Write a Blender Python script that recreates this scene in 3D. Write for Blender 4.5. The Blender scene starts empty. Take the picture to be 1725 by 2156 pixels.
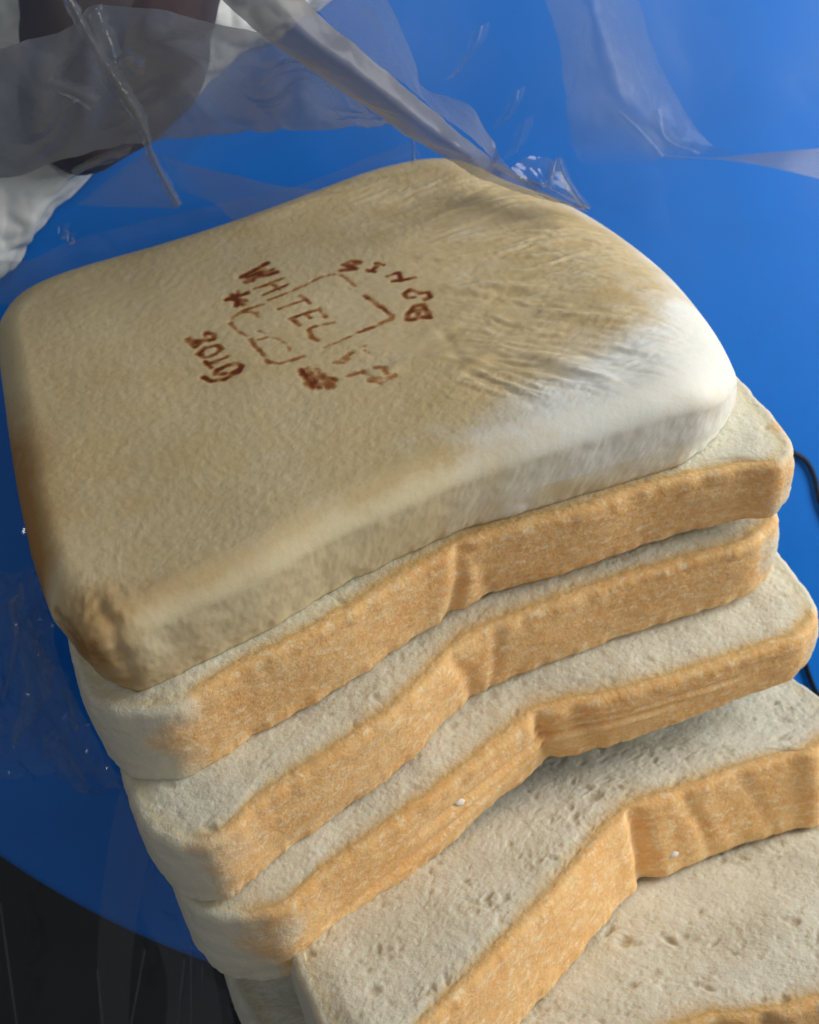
import bpy, math, random
import numpy as np
from mathutils import Matrix, Vector
from mathutils.kdtree import KDTree

# ------------------------------------------------------------------ camera frame
# Loaf frame (mm): u along the near edge of the heel, v towards its far edge, n out of its face.
F = 3000.0; CX, CY = 862.5, 1078.0
U = np.array([0.89014234, -0.3595734, 0.2799171])
N = np.array([-0.09342095, -0.74523439, -0.66022589]); N /= np.linalg.norm(N)
U -= N*(U@N); U /= np.linalg.norm(U)
V = np.cross(N, U)
if V[1] > 0: V = -V
M = np.array([U, V, N])
D = np.array([-48.87, 27.965, 208.70])
CAM = -D@M.T
def ray(p):
    return np.array([(p[0]-CX)/F, (p[1]-CY)/F, 1.0])@M.T
def on_plane(p, o, nn):
    d = ray(p); return CAM + d*(((np.asarray(o, float)-CAM)@nn)/(d@nn))
TH = math.radians(57)                                    # how steeply the slices lean
ZB = np.array([0.0, -math.sin(TH), math.cos(TH)])        # vertical, in loaf frame
XB = np.array([1.0, 0, 0])@M.T; XB -= ZB*(XB@ZB); XB /= np.linalg.norm(XB)
YB = np.cross(ZB, XB)
ORG = np.array([66.0, 60.0, 0.0]); ORG = ORG - ZB*((ORG@ZB) + 136.0)   # stool top is 136 mm below the loaf origin
W = np.array([XB, YB, ZB])
def world(P):                                            # loaf mm -> world m
    return (np.asarray(P, float)-ORG)@W.T*0.001
def at_height(px, py, h):                                # photo point at a height (mm) above the stool top
    return on_plane((px, py), ORG+ZB*h, ZB)

S = bpy.context.scene
cam = bpy.data.objects.new('camera', bpy.data.cameras.new('camera'))
S.collection.objects.link(cam); S.camera = cam
cam.data.sensor_fit = 'HORIZONTAL'; cam.data.sensor_width = 36.0
cam.data.lens = 36.0*F/1725.0
cam.data.clip_start = 0.01; cam.data.clip_end = 50
cr = W@(np.array([1, 0, 0])@M.T); cu = W@(np.array([0, -1.0, 0])@M.T); cb = W@(np.array([0, 0, -1.0])@M.T)
cl = world(CAM)
cam.matrix_world = Matrix(((cr[0], cu[0], cb[0], cl[0]), (cr[1], cu[1], cb[1], cl[1]), (cr[2], cu[2], cb[2], cl[2]), (0, 0, 0, 1)))
cam.data.dof.use_dof = True
cam.data.dof.focus_distance = 0.232
cam.data.dof.aperture_fstop = cam.data.lens/1.3          # about 1.3 mm of aperture

wd = bpy.data.worlds.new('World'); S.world = wd; wd.use_nodes = True
wd.node_tree.nodes['Background'].inputs[0].default_value = (0.90, 0.94, 1.0, 1)
wd.node_tree.nodes['Background'].inputs[1].default_value = 0.165

def area(name, loc, target, size, power, col):
    l = bpy.data.lights.new(name, 'AREA'); l.shape = 'RECTANGLE'; l.size = size[0]; l.size_y = size[1]
    l.energy = power; l.color = col
    o = bpy.data.objects.new(name, l); S.collection.objects.link(o)
    o.location = loc
    o.rotation_euler = (Vector(target)-Vector(loc)).to_track_quat('-Z', 'Y').to_euler()
    return o
area('window_light', (0.375, 0.19, 0.30), (0.02, 0.01, 0.06), (0.32, 0.28), 2.3, (1.0, 0.975, 0.93))
area('glint_lamp', (-0.55, 0.35, 1.5), (0, 0, 0), (0.08, 0.08), 1.6, (1.0, 0.98, 0.95))  # small overhead lamp, added so the film shows crisp glints

S.view_settings.view_transform = 'Standard'; S.view_settings.look = 'None'
S.view_settings.exposure = 0; S.view_settings.gamma = 1
S.render.engine = 'CYCLES'
S.cycles.transparent_max_bounces = 24

# ------------------------------------------------------------------ helpers
rng = np.random.default_rng(7); random.seed(7)
_perm = rng.permutation(512).astype(np.int64); _perm = np.concatenate([_perm, _perm, _perm])
_g = rng.normal(size=(512, 3)); _g /= np.linalg.norm(_g, axis=1)[:, None]
def noise(P):
    P = np.asarray(P, float); i = np.floor(P).astype(np.int64); f = P-i; i &= 511
    w = f*f*f*(f*(f*6-15)+10); r = np.zeros(len(P))
    for dx in (0, 1):
        for dy in (0, 1):
            for dz in (0, 1):
                h = _perm[_perm[_perm[(i[:, 0]+dx) & 511]+((i[:, 1]+dy) & 511)]+((i[:, 2]+dz) & 511)] & 511
                q = f-np.array([dx, dy, dz])
                r += (_g[h]*q).sum(1)*np.where(dx, w[:, 0], 1-w[:, 0])*np.where(dy, w[:, 1], 1-w[:, 1])*np.where(dz, w[:, 2], 1-w[:, 2])
    return r*1.5
def fbm(P, o=4, lac=2.03, g=.5):
    P = np.asarray(P, float); r = 0; a = 1
    for k in range(o): r = r+a*noise(P+17.3*k); P = P*lac; a *= g
    return r
def sstep(a, b, x):
    t = np.clip((x-a)/(b-a), 0, 1); return t*t*(3-2*t)
def spline(P, n, closed=True):                           # Catmull-Rom through P, resampled evenly
    P = np.asarray(P, float); k = len(P); out = []
    rg = range(k) if closed else range(k-1)
    for i in rg:
        if closed: a, b, c, d = P[(i-1) % k], P[i], P[(i+1) % k], P[(i+2) % k]
        else: a, b, c, d = P[max(i-1, 0)], P[i], P[i+1], P[min(i+2, k-1)]
        for t in np.linspace(0, 1, 24, endpoint=False):
            out.append(.5*(2*b+(c-a)*t+(2*a-5*b+4*c-d)*t*t+(3*b-a-3*c+d)*t**3))
    out.append(out[0] if closed else P[-1]); out = np.array(out)
    L = np.r_[0, np.cumsum(np.linalg.norm(np.diff(out, axis=0), axis=1))]
    s = np.linspace(0, L[-1], n, endpoint=not closed)
    return np.stack([np.interp(s, L, out[:, j]) for j in range(P.shape[1])], 1)
def seg_dist(Q, poly):                                   # distance of points Q (k,2) to an open polyline
    poly = np.asarray(poly, float); best = np.full(len(Q), 1e9)
    for a, b in zip(poly[:-1], poly[1:]):
        ab = b-a; t = np.clip(((Q-a)@ab)/max(ab@ab, 1e-9), 0, 1)
        best = np.minimum(best, np.linalg.norm(Q-(a+t[:, None]*ab), axis=1))
    return best
def mesh_obj(name, verts, faces, mat, parent=None, attrs=None, normals=None, smooth=True, origin=None):
    me = bpy.data.meshes.new(name)
    V_ = np.asarray(verts, float)
    if origin is not None: V_ = V_-origin
    me.from_pydata(V_.tolist(), [], [list(map(int, f)) for f in faces])
    if smooth: me.polygons.foreach_set('use_smooth', [True]*len(me.polygons))
    for k, a in (attrs or {}).items():
        at = me.attributes.new(k, 'FLOAT', 'POINT'); at.data.foreach_set('value', np.asarray(a, np.float32))
    me.materials.append(mat); me.update()
    if normals is not None: me.normals_split_custom_set_from_vertices(np.asarray(normals).tolist())
    o = bpy.data.objects.new(name, me); S.collection.objects.link(o)
    if parent is not None: o.parent = parent
    elif origin is not None: o.location = origin
    return o
def tag(o, label, cat, group=None):
    o['label'] = label; o['category'] = cat
    if group: o['group'] = group
def thing(name, loc, label, cat, group=None):
    o = bpy.data.objects.new(name, None); S.collection.objects.link(o)
    o.location = loc; o.empty_display_size = .01; tag(o, label, cat, group); return o
def grid_faces(nr, ns, closed=True):
    r, s = np.meshgrid(np.arange(nr-1), np.arange(ns if closed else ns-1), indexing='ij')
    r = r.ravel(); s = s.ravel(); s1 = (s+1) % ns
    return np.stack([r*ns+s, r*ns+s1, (r+1)*ns+s1, (r+1)*ns+s], 1)
def vert_normals(Vx, Fx):
    n = np.zeros_like(Vx)
    fn = np.cross(Vx[Fx[:, 2]]-Vx[Fx[:, 0]], Vx[Fx[:, 3]]-Vx[Fx[:, 1]])
    for j in range(4): np.add.at(n, Fx[:, j], fn)
    return n/np.maximum(np.linalg.norm(n, axis=1), 1e-12)[:, None]
def disc_grid(n):
    """square grid (2n+1)^2 read as a disc: ring fraction and perimeter fraction of each vertex, faces, boundary vertices in order"""
    i, j = np.meshgrid(np.arange(-n, n+1), np.arange(-n, n+1), indexing='ij'); i = i.ravel(); j = j.ravel()
    m = np.maximum(np.abs(i), np.abs(j)); mm = np.maximum(m, 1)
    k = np.where((i == m) & (j < m), j+m, np.where((j == m) & (i > -m), 2*m+(m-i), np.where((i == -m) & (j > -m), 4*m+(m-j), 6*m+(i+m))))
    p = np.where(m > 0, k/(8.0*mm), 0)
    b = np.nonzero(m == n)[0]; b = b[np.argsort(k[b])]
    return m/n, p % 1.0, grid_faces(2*n+1, 2*n+1, False), b
def sample_closed(C, p):
    k = len(C); x = p*k; a = np.floor(x).astype(int); f = (x-a)[:, None]; return C[a % k]*(1-f)+C[(a+1) % k]*f
def oriented(P, gf, rf, up, out):
    fn = np.cross(P[gf[:, 2]]-P[gf[:, 0]], P[gf[:, 3]]-P[gf[:, 1]]).sum(0)
    if fn@up < 0: gf = gf[:, ::-1]
    fn = np.cross(P[rf[:, 2]]-P[rf[:, 0]], P[rf[:, 3]]-P[rf[:, 1]])
    if (fn*out[rf[:, 0]]).sum() < 0: rf = rf[:, ::-1]
    return np.vstack([gf, rf])
# --- node helpers
class NT:
    def __init__(s, name):
        s.m = bpy.data.materials.new(name); s.m.use_nodes = True; s.t = s.m.node_tree; s.t.nodes.clear()
        s.out = s.n('ShaderNodeOutputMaterial')
    def n(s, ty, **kw):
        nd = s.t.nodes.new(ty)
        for k, v in kw.items(): setattr(nd, k, v)
        return nd
    def put(s, sock, v):
        if isinstance(v, bpy.types.NodeSocket): s.t.links.new(v, sock)
        elif hasattr(sock.default_value, '__len__') and not hasattr(v, '__len__'): sock.default_value = [v]*len(sock.default_value)
        elif hasattr(v, '__len__') and len(v) == 3 and len(sock.default_value) == 4: sock.default_value = (*v, 1)
        else: sock.default_value = v
    def attr(s, name): return s.n('ShaderNodeAttribute', attribute_name=name).outputs['Fac']
    def math(s, op, a, b=0.0, c=None, clamp=False):
        nd = s.n('ShaderNodeMath', operation=op, use_clamp=clamp); s.put(nd.inputs[0], a); s.put(nd.inputs[1], b)
        if c is not None: s.put(nd.inputs[2], c)
        return nd.outputs[0]
    def mix(s, f, a, b, blend='MIX'):
        nd = s.n('ShaderNodeMix', data_type='RGBA', blend_type=blend)
        s.put(nd.inputs[0], f); s.put(nd.inputs[6], a); s.put(nd.inputs[7], b); return nd.outputs[2]
    def ramp(s, f, stops, interp='LINEAR'):
        nd = s.n('ShaderNodeValToRGB'); cr_ = nd.color_ramp; cr_.interpolation = interp
        while len(cr_.elements) < len(stops): cr_.elements.new(0.5)
        for e, (p, c) in zip(cr_.elements, stops):
            e.position = p; e.color = (*c, 1) if hasattr(c, '__len__') else (c, c, c, 1)
        s.put(nd.inputs[0], f); return nd.outputs[0]
    def coord(s, scale=(1, 1, 1), rot=(0, 0, 0)):
        c = s.n('ShaderNodeTexCoord'); mp = s.n('ShaderNodeMapping')
        mp.inputs['Scale'].default_value = scale; mp.inputs['Rotation'].default_value = rot
        s.t.links.new(c.outputs['Object'], mp.inputs[0]); return mp.outputs[0]
    def noise(s, vec, scale, detail=4, rough=.55, dist=0):
        nd = s.n('ShaderNodeTexNoise'); s.put(nd.inputs['Vector'], vec); nd.inputs['Scale'].default_value = scale
        nd.inputs['Detail'].default_value = detail; nd.inputs['Roughness'].default_value = rough; nd.inputs['Distortion'].default_value = dist
        return nd.outputs['Fac']
    def voro(s, vec, scale, feature='F1', rnd=1.0):
        nd = s.n('ShaderNodeTexVoronoi', feature=feature); s.put(nd.inputs['Vector'], vec); nd.inputs['Scale'].default_value = scale
        nd.inputs['Randomness'].default_value = rnd
        return nd.outputs['Distance']
    def bump(s, h, strength, dist, normal=None):
        nd = s.n('ShaderNodeBump'); nd.inputs['Strength'].default_value = strength; nd.inputs['Distance'].default_value = dist
        s.put(nd.inputs['Height'], h)
        if normal is not None: s.put(nd.inputs['Normal'], normal)
        return nd.outputs[0]
    def principled(s, col, rough, normal=None, spec=.3, **kw):
        p = s.n('ShaderNodeBsdfPrincipled'); s.put(p.inputs['Base Color'], col); s.put(p.inputs['Roughness'], rough)
        p.inputs['Specular IOR Level'].default_value = spec
        if normal is not None: s.put(p.inputs['Normal'], normal)
        for k, v in kw.items(): s.put(p.inputs[k], v)
        s.t.links.new(p.outputs[0], s.out.inputs[0]); return p

# ------------------------------------------------------------------ materials
def bread_material():
    t = NT('sliced_bread'); co = t.coord()
    crust, pale = t.attr('crust'), t.attr('pale')
    n1 = t.noise(co, 90, 5, .6); n2 = t.noise(co, 420, 4, .65); n3 = t.noise(co, 1500, 3, .6)
    n4 = t.noise(co, 850, 4, .7)
    crumb = t.mix(t.ramp(n1, [(.35, 0), (.65, 1)]), (.71, .68, .54), (.79, .765, .635))
    crumb = t.mix(t.math('MULTIPLY', t.ramp(n4, [(.25, 1), (.46, 0)]), .35), crumb, (.50, .44, .30))
    crumb = t.mix(t.math('MULTIPLY', t.attr('pore'), .75), crumb, (.50, .42, .27))  # pores tinted darker: the shade inside them is put into the colour
    # crust: orange tan with pale flakes drawn out along the slice
    cv_ = t.n('ShaderNodeCombineXYZ'); t.put(cv_.inputs[0], t.attr('su')); t.put(cv_.inputs[1], t.attr('sd')); t.put(cv_.inputs[2], t.attr('sz'))
    f1 = t.noise(cv_.outputs[0], .16, 4, .6); f2 = t.noise(cv_.outputs[0], .75, 5, .72, .5); f3 = t.noise(cv_.outputs[0], 1.8, 4, .7)
    cr1 = t.mix(t.ramp(f1, [(.3, 0), (.7, 1)]), (.86, .465, .16), (.92, .60, .27))
    cr1 = t.mix(t.math('MULTIPLY', t.ramp(t.noise(cv_.outputs[0], .055, 3, .55), [(.42, 0), (.66, 1)]), .25), cr1, (.68, .35, .115))
    cr1 = t.mix(t.math('MULTIPLY', t.ramp(f3, [(.46, 0), (.64, 1)]), .45), cr1, (.92, .68, .40))
    cr1 = t.mix(t.math('MULTIPLY', t.ramp(f2, [(.53, 0), (.63, 1)]), .8), cr1, (.96, .77, .50))
    cr1 = t.mix(t.math('MULTIPLY', t.ramp(f2, [(.28, 1), (.44, 0)]), .45), cr1, (.60, .275, .07))
    cr1 = t.mix(pale, cr1, (.74, .69, .54))
    edge = t.mix(pale, (.66, .44, .18), (.72, .64, .44))
    m = t.math('ADD', crust, t.math('MULTIPLY', t.math('SUBTRACT', n2, .5), .5))
    c = t.mix(t.ramp(m, [(.05, 0), (.62, 1)]), crumb, edge)
    c = t.mix(t.ramp(m, [(.70, 0), (.92, 1)]), c, cr1)
    vo = t.voro(co, 620); pits = t.ramp(vo, [(.0, 0), (.42, 1)])
    h = t.math('ADD', t.math('MULTIPLY', n2, .4), t.math('MULTIPLY', n3, .55))
    h = t.math('ADD', h, t.math('ADD', t.math('MULTIPLY', f2, .45), t.math('MULTIPLY', n4, .8)))
    h = t.math('ADD', h, t.math('MULTIPLY', pits, t.math('MULTIPLY', t.math('SUBTRACT', 1.0, crust, clamp=True), .45)))
    bp = t.bump(h, .5, .0006)
    t.principled(c, .78, bp, .18, **{'Subsurface Weight': .35, 'Subsurface Radius': (.003, .0016, .0007), 'Subsurface Scale': 1.0,
                                      'Sheen Weight': .08})
    return t.m
def heel_material():
    t = NT('heel_crust'); co = t.coord()
    n0 = t.noise(co, 34, 4, .6); n1 = t.noise(co, 120, 5, .65); n2 = t.noise(co, 520, 4, .7); n3 = t.noise(co, 1700, 3, .6)
    skin = t.mix(t.ramp(n0, [(.35, 0), (.65, 1)]), (.62, .48, .25), (.69, .56, .325))
    skin = t.mix(t.math('MULTIPLY', t.ramp(n1, [(.45, 0), (.68, 1)]), .45), skin, (.69, .59, .385))
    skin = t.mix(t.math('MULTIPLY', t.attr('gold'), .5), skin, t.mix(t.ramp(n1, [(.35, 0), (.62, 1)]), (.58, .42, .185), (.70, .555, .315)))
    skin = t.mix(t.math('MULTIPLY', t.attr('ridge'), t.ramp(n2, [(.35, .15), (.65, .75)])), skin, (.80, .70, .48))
    skin = t.mix(t.math('MULTIPLY', t.ramp(t.noise(co, 700, 4, .7), [(.28, 1), (.5, 0)]), .2), skin, (.44, .31, .13))
    nz = t.math('MULTIPLY', t.math('SUBTRACT', n1, .5), 1.1)
    cream = t.math('ADD', t.attr('cream'), nz); white = t.math('ADD', t.attr('white'), nz); brown = t.math('ADD', t.attr('brown'), nz)
    c = t.mix(t.ramp(cream, [(.3, 0), (.75, 1)]), skin, (.77, .66, .42))
    c = t.mix(t.ramp(brown, [(.25, 0), (1.0, 1)]), c, (.47, .255, .08))
    c = t.mix(t.ramp(white, [(.12, 0), (.95, 1)]), c, (.86, .85, .77))
    c = t.mix(t.ramp(t.math('ADD', t.attr('burn'), t.math('MULTIPLY', nz, .6)), [(.4, 0), (.8, 1)]), c, (.27, .105, .025))
    stp = t.math('ADD', t.attr('stamp'), t.math('MULTIPLY', t.math('SUBTRACT', n2, .5), 1.1))
    c = t.mix(t.ramp(stp, [(.20, 0), (.45, .8), (.7, 1)]), c, t.mix(t.ramp(t.attr('stamp'), [(.45, 0), (.85, 1)]), (.40, .17, .045), (.17, .038, .012)))
    h = t.math('ADD', t.math('MULTIPLY', n2, .8), t.math('MULTIPLY', n3, .5))
    h = t.math('ADD', h, t.math('MULTIPLY', n1, .5))
    t.principled(c, .62, t.bump(h, .18, .0004), .22, **{'Subsurface Weight': .2, 'Subsurface Radius': (.003, .0016, .0007), 'Subsurface Scale': 1.0})
    return t.m
def plastic_blue():
    t = NT('blue_plastic'); co = t.coord()
    n = t.noise(co, 60, 5, .6)
    c = t.mix(t.ramp(n, [(.3, 0), (.7, 1)]), (.005, .145, .56), (.007, .160, .61))
    t.principled(c, t.ramp(n, [(.3, .42), (.7, .52)]), t.bump(t.noise(co, 900, 3), .06, .0004), .09)
    return t.m
def film_material(name, haze, tint=(.34, .35, .365), rough=.08, f0=.032):
    t = NT(name); co = t.coord()
    tr = t.n('ShaderNodeBsdfTransparent'); tr.inputs[0].default_value = (.985, .99, .99, 1)
    df = t.n('ShaderNodeBsdfDiffuse'); df.inputs[0].default_value = (*tint, 1)
    tl = t.n('ShaderNodeBsdfTranslucent'); tl.inputs[0].default_value = (*tint, 1)
    md = t.n('ShaderNodeMixShader'); md.inputs[0].default_value = .5
    t.t.links.new(df.outputs[0], md.inputs[1]); t.t.links.new(tl.outputs[0], md.inputs[2])
    nz = t.noise(co, 45, 4, .6)
    bp = t.bump(t.noise(co, 110, 3, .5, .6), .22, .0010)
    gl = t.n('ShaderNodeBsdfGlossy'); gl.inputs['Roughness'].default_value = rough; t.put(gl.inputs['Normal'], bp)
    lw = t.n('ShaderNodeLayerWeight'); lw.inputs[0].default_value = .5; t.put(lw.inputs['Normal'], bp)
    fres = t.math('ADD', t.math('MULTIPLY', t.math('POWER', lw.outputs['Facing'], 5.0), .8), f0, clamp=True)
    m1 = t.n('ShaderNodeMixShader')
    hz = t.math('MULTIPLY', t.ramp(nz, [(.25, .75), (.75, 1.25)]), haze, clamp=True)
    hz = t.math('MULTIPLY', t.math('ADD', t.attr('haze'), 0.0), hz, clamp=True)
    t.put(m1.inputs[0], hz); t.t.links.new(tr.outputs[0], m1.inputs[1]); t.t.links.new(md.outputs[0], m1.inputs[2])
    m2 = t.n('ShaderNodeMixShader'); t.put(m2.inputs[0], fres)
    t.t.links.new(m1.outputs[0], m2.inputs[1]); t.t.links.new(gl.outputs[0], m2.inputs[2])
    t.t.links.new(m2.outputs[0], t.out.inputs[0]); return t.m
def simple(name, c0, c1, scale, rough, bump=.3, bdist=.001, spec=.3):
    t = NT(name); co = t.coord(); n = t.noise(co, scale, 5, .6)
    t.principled(t.mix(t.ramp(n, [(.3, 0), (.7, 1)]), c0, c1), rough, t.bump(n, bump, bdist), spec); return t.m
BREAD, HEEL, BLUE = bread_material(), heel_material(), plastic_blue()
FLOOR = simple('dark_floor', (.004, .005, .007), (.011, .013, .015), 14, .6, .2, .002)
WHITE = simple('white_plastic', (.66, .69, .68), (.74, .76, .75), 30, .45, .25, .001)
DARK = simple('dark_brown_cloth', (.030, .020, .026), (.052, .036, .044), 60, .75, .4, .001)
BLACK = simple('black_cord', (.006, .006, .007), (.012, .012, .012), 900, .5, .4, .0003)

# ------------------------------------------------------------------ setting: floor and stool
fz = -.45
gx = np.linspace(-2.5, 2.5, 21)
gv = np.array([[x, y, fz] for y in gx for x in gx])
fl = mesh_obj('floor', gv, grid_faces(21, 21, False), FLOOR); fl['kind'] = 'structure'

edge_px = [(0, 1803), (198, 1917), (332, 1979), (432, 2021)]
ep = np.array([world(at_height(*p, 0))[:2] for p in edge_px])
R = .235                                                  # round seat, placed so that its rim passes through the seen arc
mid = ep.mean(0); tg = ep[-1]-ep[0]; tg /= np.linalg.norm(tg); nrm_ = np.array([-tg[1], tg[0]])
if nrm_@(-mid) < 0: nrm_ = -nrm_
ctr = mid+nrm_*(R-.003)
prof = [(0, 0), (.5, 0), (.8, 0), (.95, 0), (.972, -.0002), (.986, -.0012), (.995, -.0032), (1.0, -.007), (1.0, -.016), (.995, -.030), (.985, -.034), (.97, -.034), (.96, -.010), (.5, -.010), (.0, -.010)]
ns = 256; sv = []
for r, z in prof:
    for k in range(ns):
        a = 2*math.pi*k/ns; sv.append((R*max(r, .001)*math.cos(a), R*max(r, .001)*math.sin(a), z))
stool = thing('stool', (ctr[0], ctr[1], fz), 'round blue plastic stool top under the sliced loaf', 'stool')
sv = np.array(sv); sv[:, 2] -= fz
mesh_obj('seat', sv, grid_faces(len(prof), ns), BLUE, stool)
for a in (20, 110, 200, 290):
    a = math.radians(a); lv = []; hgt = -fz-.012
    for z, rr, w in ((hgt, .14, .026), (hgt*.5, .155, .023), (0, .175, .020)):
        for k in range(24):
            b = 2*math.pi*k/24; cx_ = np.sign(math.cos(b))*abs(math.cos(b))**.5; sx_ = np.sign(math.sin(b))*abs(math.sin(b))**.5
            lv.append((rr*math.cos(a)+w*(cx_*math.cos(a)-sx_*math.sin(a)), rr*math.sin(a)+w*(cx_*math.sin(a)+sx_*math.cos(a)), z))
    mesh_obj('leg', lv, np.vstack([grid_faces(3, 24)]), BLUE, stool)

# ------------------------------------------------------------------ slices
def nrm(tx, ty):
    n = np.array([math.tan(math.radians(ty)), math.tan(math.radians(tx)), 1]); return n/np.linalg.norm(n)
SLICES = {}
def make_slice(idx, near_px, o, tilt, T, uL, uR, length, label, kink, folds, pores, corner=(12, 9), pale_l=.125, pale_r=.06, skew=.10, seed=0):
    nn = nrm(*tilt); o = np.asarray(o, float)
    e1 = np.array([1.0, 0, 0])-nn*nn[0]; e1 /= np.linalg.norm(e1); e2 = np.cross(nn, e1)
    X = np.array([on_plane(p, o, nn) for p in near_px]); L = np.stack([(X-o)@e1+o[0], (X-o)@e2+o[1]], 1)   # in-plane coordinates
    L = L[np.argsort(L[:, 0])]
    vl, vr = L[0, 1], L[-1, 1]
    pts = list(L)
    pts += [(uR, vr+corner[1]), (uR+skew*length*.5, vr+length*.5), (uR+skew*length-1, vr+length-12), (uR+skew*length-10, vr+length-1)]
    pts += [((uL+uR)/2+skew*length, max(vl, vr)+length+2), (uL+skew*length+10, vl+length-1), (uL+skew*length, vl+length-12), (uL+skew*length*.5, vl+length*.5), (uL, vl+corner[0])]
    n_ = 136; NS = 8*n_
    C2 = spline(pts, NS)
    uu = C2[:, 0]
    nearw = sstep(60, 20, C2[:, 1]-np.interp(uu, L[:, 0], L[:, 1]))
    Ptop = o+np.outer(C2[:, 0]-o[0], e1)+np.outer(C2[:, 1]-o[1], e2)
    Tt = np.interp(uu, [uL, uR], T)
    dC = np.roll(C2, -3, 0)-np.roll(C2, 3, 0); outd = np.stack([dC[:, 1], -dC[:, 0]], 1); outd *= np.sign(((C2-C2.mean(0))*outd).sum()); outd /= np.linalg.norm(outd, axis=1)[:, None]
    jag = .5*fbm(np.stack([uu*.22, C2[:, 1]*.22, np.full(NS, idx*9.1)], 1), 4)+.10*noise(np.stack([uu*.9, C2[:, 1]*.9, np.full(NS, idx*3.1)], 1))
    Pbot = Ptop-nn*Tt[:, None]+(np.outer(outd[:, 0], e1)+np.outer(outd[:, 1], e2))*-.4
    cc = np.array([(uL+uR)/2+skew*length*.5, (vl+vr)/2+length*.56]); c3 = o+(cc[0]-o[0])*e1+(cc[1]-o[1])*e2
    fr_, pp_, gf, bd = disc_grid(n_)
    er = 1.4; out1 = np.outer(outd[:, 0], e1)+np.outer(outd[:, 1], e2)
    Pin = Ptop-out1*er
    g = fr_[:, None]; PT = c3+(sample_closed(Pin, pp_)-c3)*(1-(1-g)**1.25)
    it_ = np.linalg.norm(sample_closed(Ptop, pp_)-PT, axis=1)*.96
    kinds = [np.zeros(len(PT))]; inss = [it_]; drs = [np.zeros(len(PT))]; Ps = [PT]; ss = [pp_*NS]
    def ring(R_, k, i, d):
        Ps.append(R_); kinds.append(np.full(NS, k)); inss.append(np.full(NS, i)); drs.append(np.full(NS, d)); ss.append(np.arange(NS, dtype=float))
    for a in np.linspace(0, math.pi/2, 6)[1:]: ring(Pin+out1*er*math.sin(a)-nn*er*(1-math.cos(a)), 1, er*(1-math.sin(a)), 0)
    A = Ps[-1]; B = Pbot+nn*1.0
    for t in np.linspace(0, 1, 32)[1:-1]: ring(A*(1-t)+B*t, 1, 0, t)
    for a in np.linspace(0, math.pi/2, 4): ring(Pbot-out1*(1-math.cos(a))+nn*(1-math.sin(a)), 1, 0, 1)
    cb_ = c3-nn*(T[0]+T[1])/2
    for f in (.92, .7, .4, .01): ring(cb_+(Pbot-cb_)*f, 2, 20, 1)
    nt = len(PT); nrg = len(Ps)-1
    P = np.vstack(Ps); kd_ = np.concatenate(kinds); in_ = np.concatenate(inss); dr_ = np.concatenate(drs); si = np.concatenate(ss)
    sC = sample_closed(np.c_[C2, nearw, outd], si/NS); sU, sV, nw = sC[:, 0], sC[:, 1], sC[:, 2]
    out3 = np.outer(sC[:, 3], e1)+np.outer(sC[:, 4], e2)
    idm = np.vstack([bd]+[nt+k*NS+np.arange(NS) for k in range(nrg)])
    rf = grid_faces(nrg+1, NS); rf = idm.ravel()[rf]
    # --- relief
    sC_len = si*(np.linalg.norm(np.diff(C2, axis=0), axis=1).sum()/NS); faces = oriented(P, gf, rf, nn, out3); jagP = sample_closed(jag[:, None], si/NS)[:, 0]
    side = (kd_ == 1)*np.clip(1-in_/1.4, 0, 1)
    lng = np.stack([sU*.05, sV*.05, dr_*2.2+idx*5], 1)
    disp_s = side*(.22*fbm(lng, 2)+.20*(.25+.75*nw)*fbm(np.stack([sU*.10, sV*.10, dr_*5+idx*3], 1), 2)+.10*fbm(P*.45, 2)+.07*noise(P*1.5))+side*(.5*np.sin(dr_*math.pi)+1.0*jagP*sstep(.78, 1, dr_))
    # folds: creases across the crust; (u, lean, depth, width)
    for fu, lean, dep, wid in folds:
        x = sU-fu-lean*(dr_-.5)*2-.6*noise(np.stack([dr_*3, np.full(len(P), fu), np.zeros(len(P))], 1))
        disp_s += side*nw*(-dep*np.exp(-(x/wid)**2)+dep*.45*np.exp(-((x-2.2*wid)/(1.6*wid))**2)+dep*.35*np.exp(-((x+2.2*wid)/(1.6*wid))**2))
    if idx == 4:                                         # lengthwise creases of the third slice
        for d0, sl, dep, ua, ub in ((.42, .002, 1.1, 45, 112), (.62, -.001, .8, 20, 84), (.25, .003, .6, 70, 125)):
            x = (dr_-d0-sl*(sU-80)-.06*noise(np.stack([sU*.06, np.full(len(P), d0*30), np.zeros(len(P))], 1)))*16
            disp_s += side*nw*sstep(ua, ua+12, sU)*sstep(ub, ub-12, sU)*(-dep*np.exp(-(x/.75)**2)+.4*dep*np.exp(-((x-1.7)/1.2)**2))
    top = (kd_ == 0)*1.0
    disp_t = top*(.9*fbm(P*.045+idx, 2)*sstep(1, 8, in_)+.14*fbm(P*.35, 3)+.10*noise(P*1.2))-.6*np.where(kd_ == 0, sstep(7.5, 1.4, in_), (kd_ == 1)*sstep(.25, 0, dr_))
    edgej = sstep(4, 2, in_)*(kd_ < 2)*sstep(.3, .0, dr_)*(.35*noise(np.stack([sU*.3, sV*.3, np.full(len(P), idx*1.7)], 1)))
    P = P+out3*(disp_s+edgej)[:, None]+np.outer(disp_t, nn)
    # --- crumb pores
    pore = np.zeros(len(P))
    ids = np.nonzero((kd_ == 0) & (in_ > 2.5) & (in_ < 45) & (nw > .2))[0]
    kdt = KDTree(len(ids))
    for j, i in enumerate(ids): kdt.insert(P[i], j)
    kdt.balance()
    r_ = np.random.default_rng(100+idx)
    wgt = np.clip(fbm(P[ids]*.12+idx*5, 2)+.25, .02, 2)**1.5; wgt /= wgt.sum()
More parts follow.
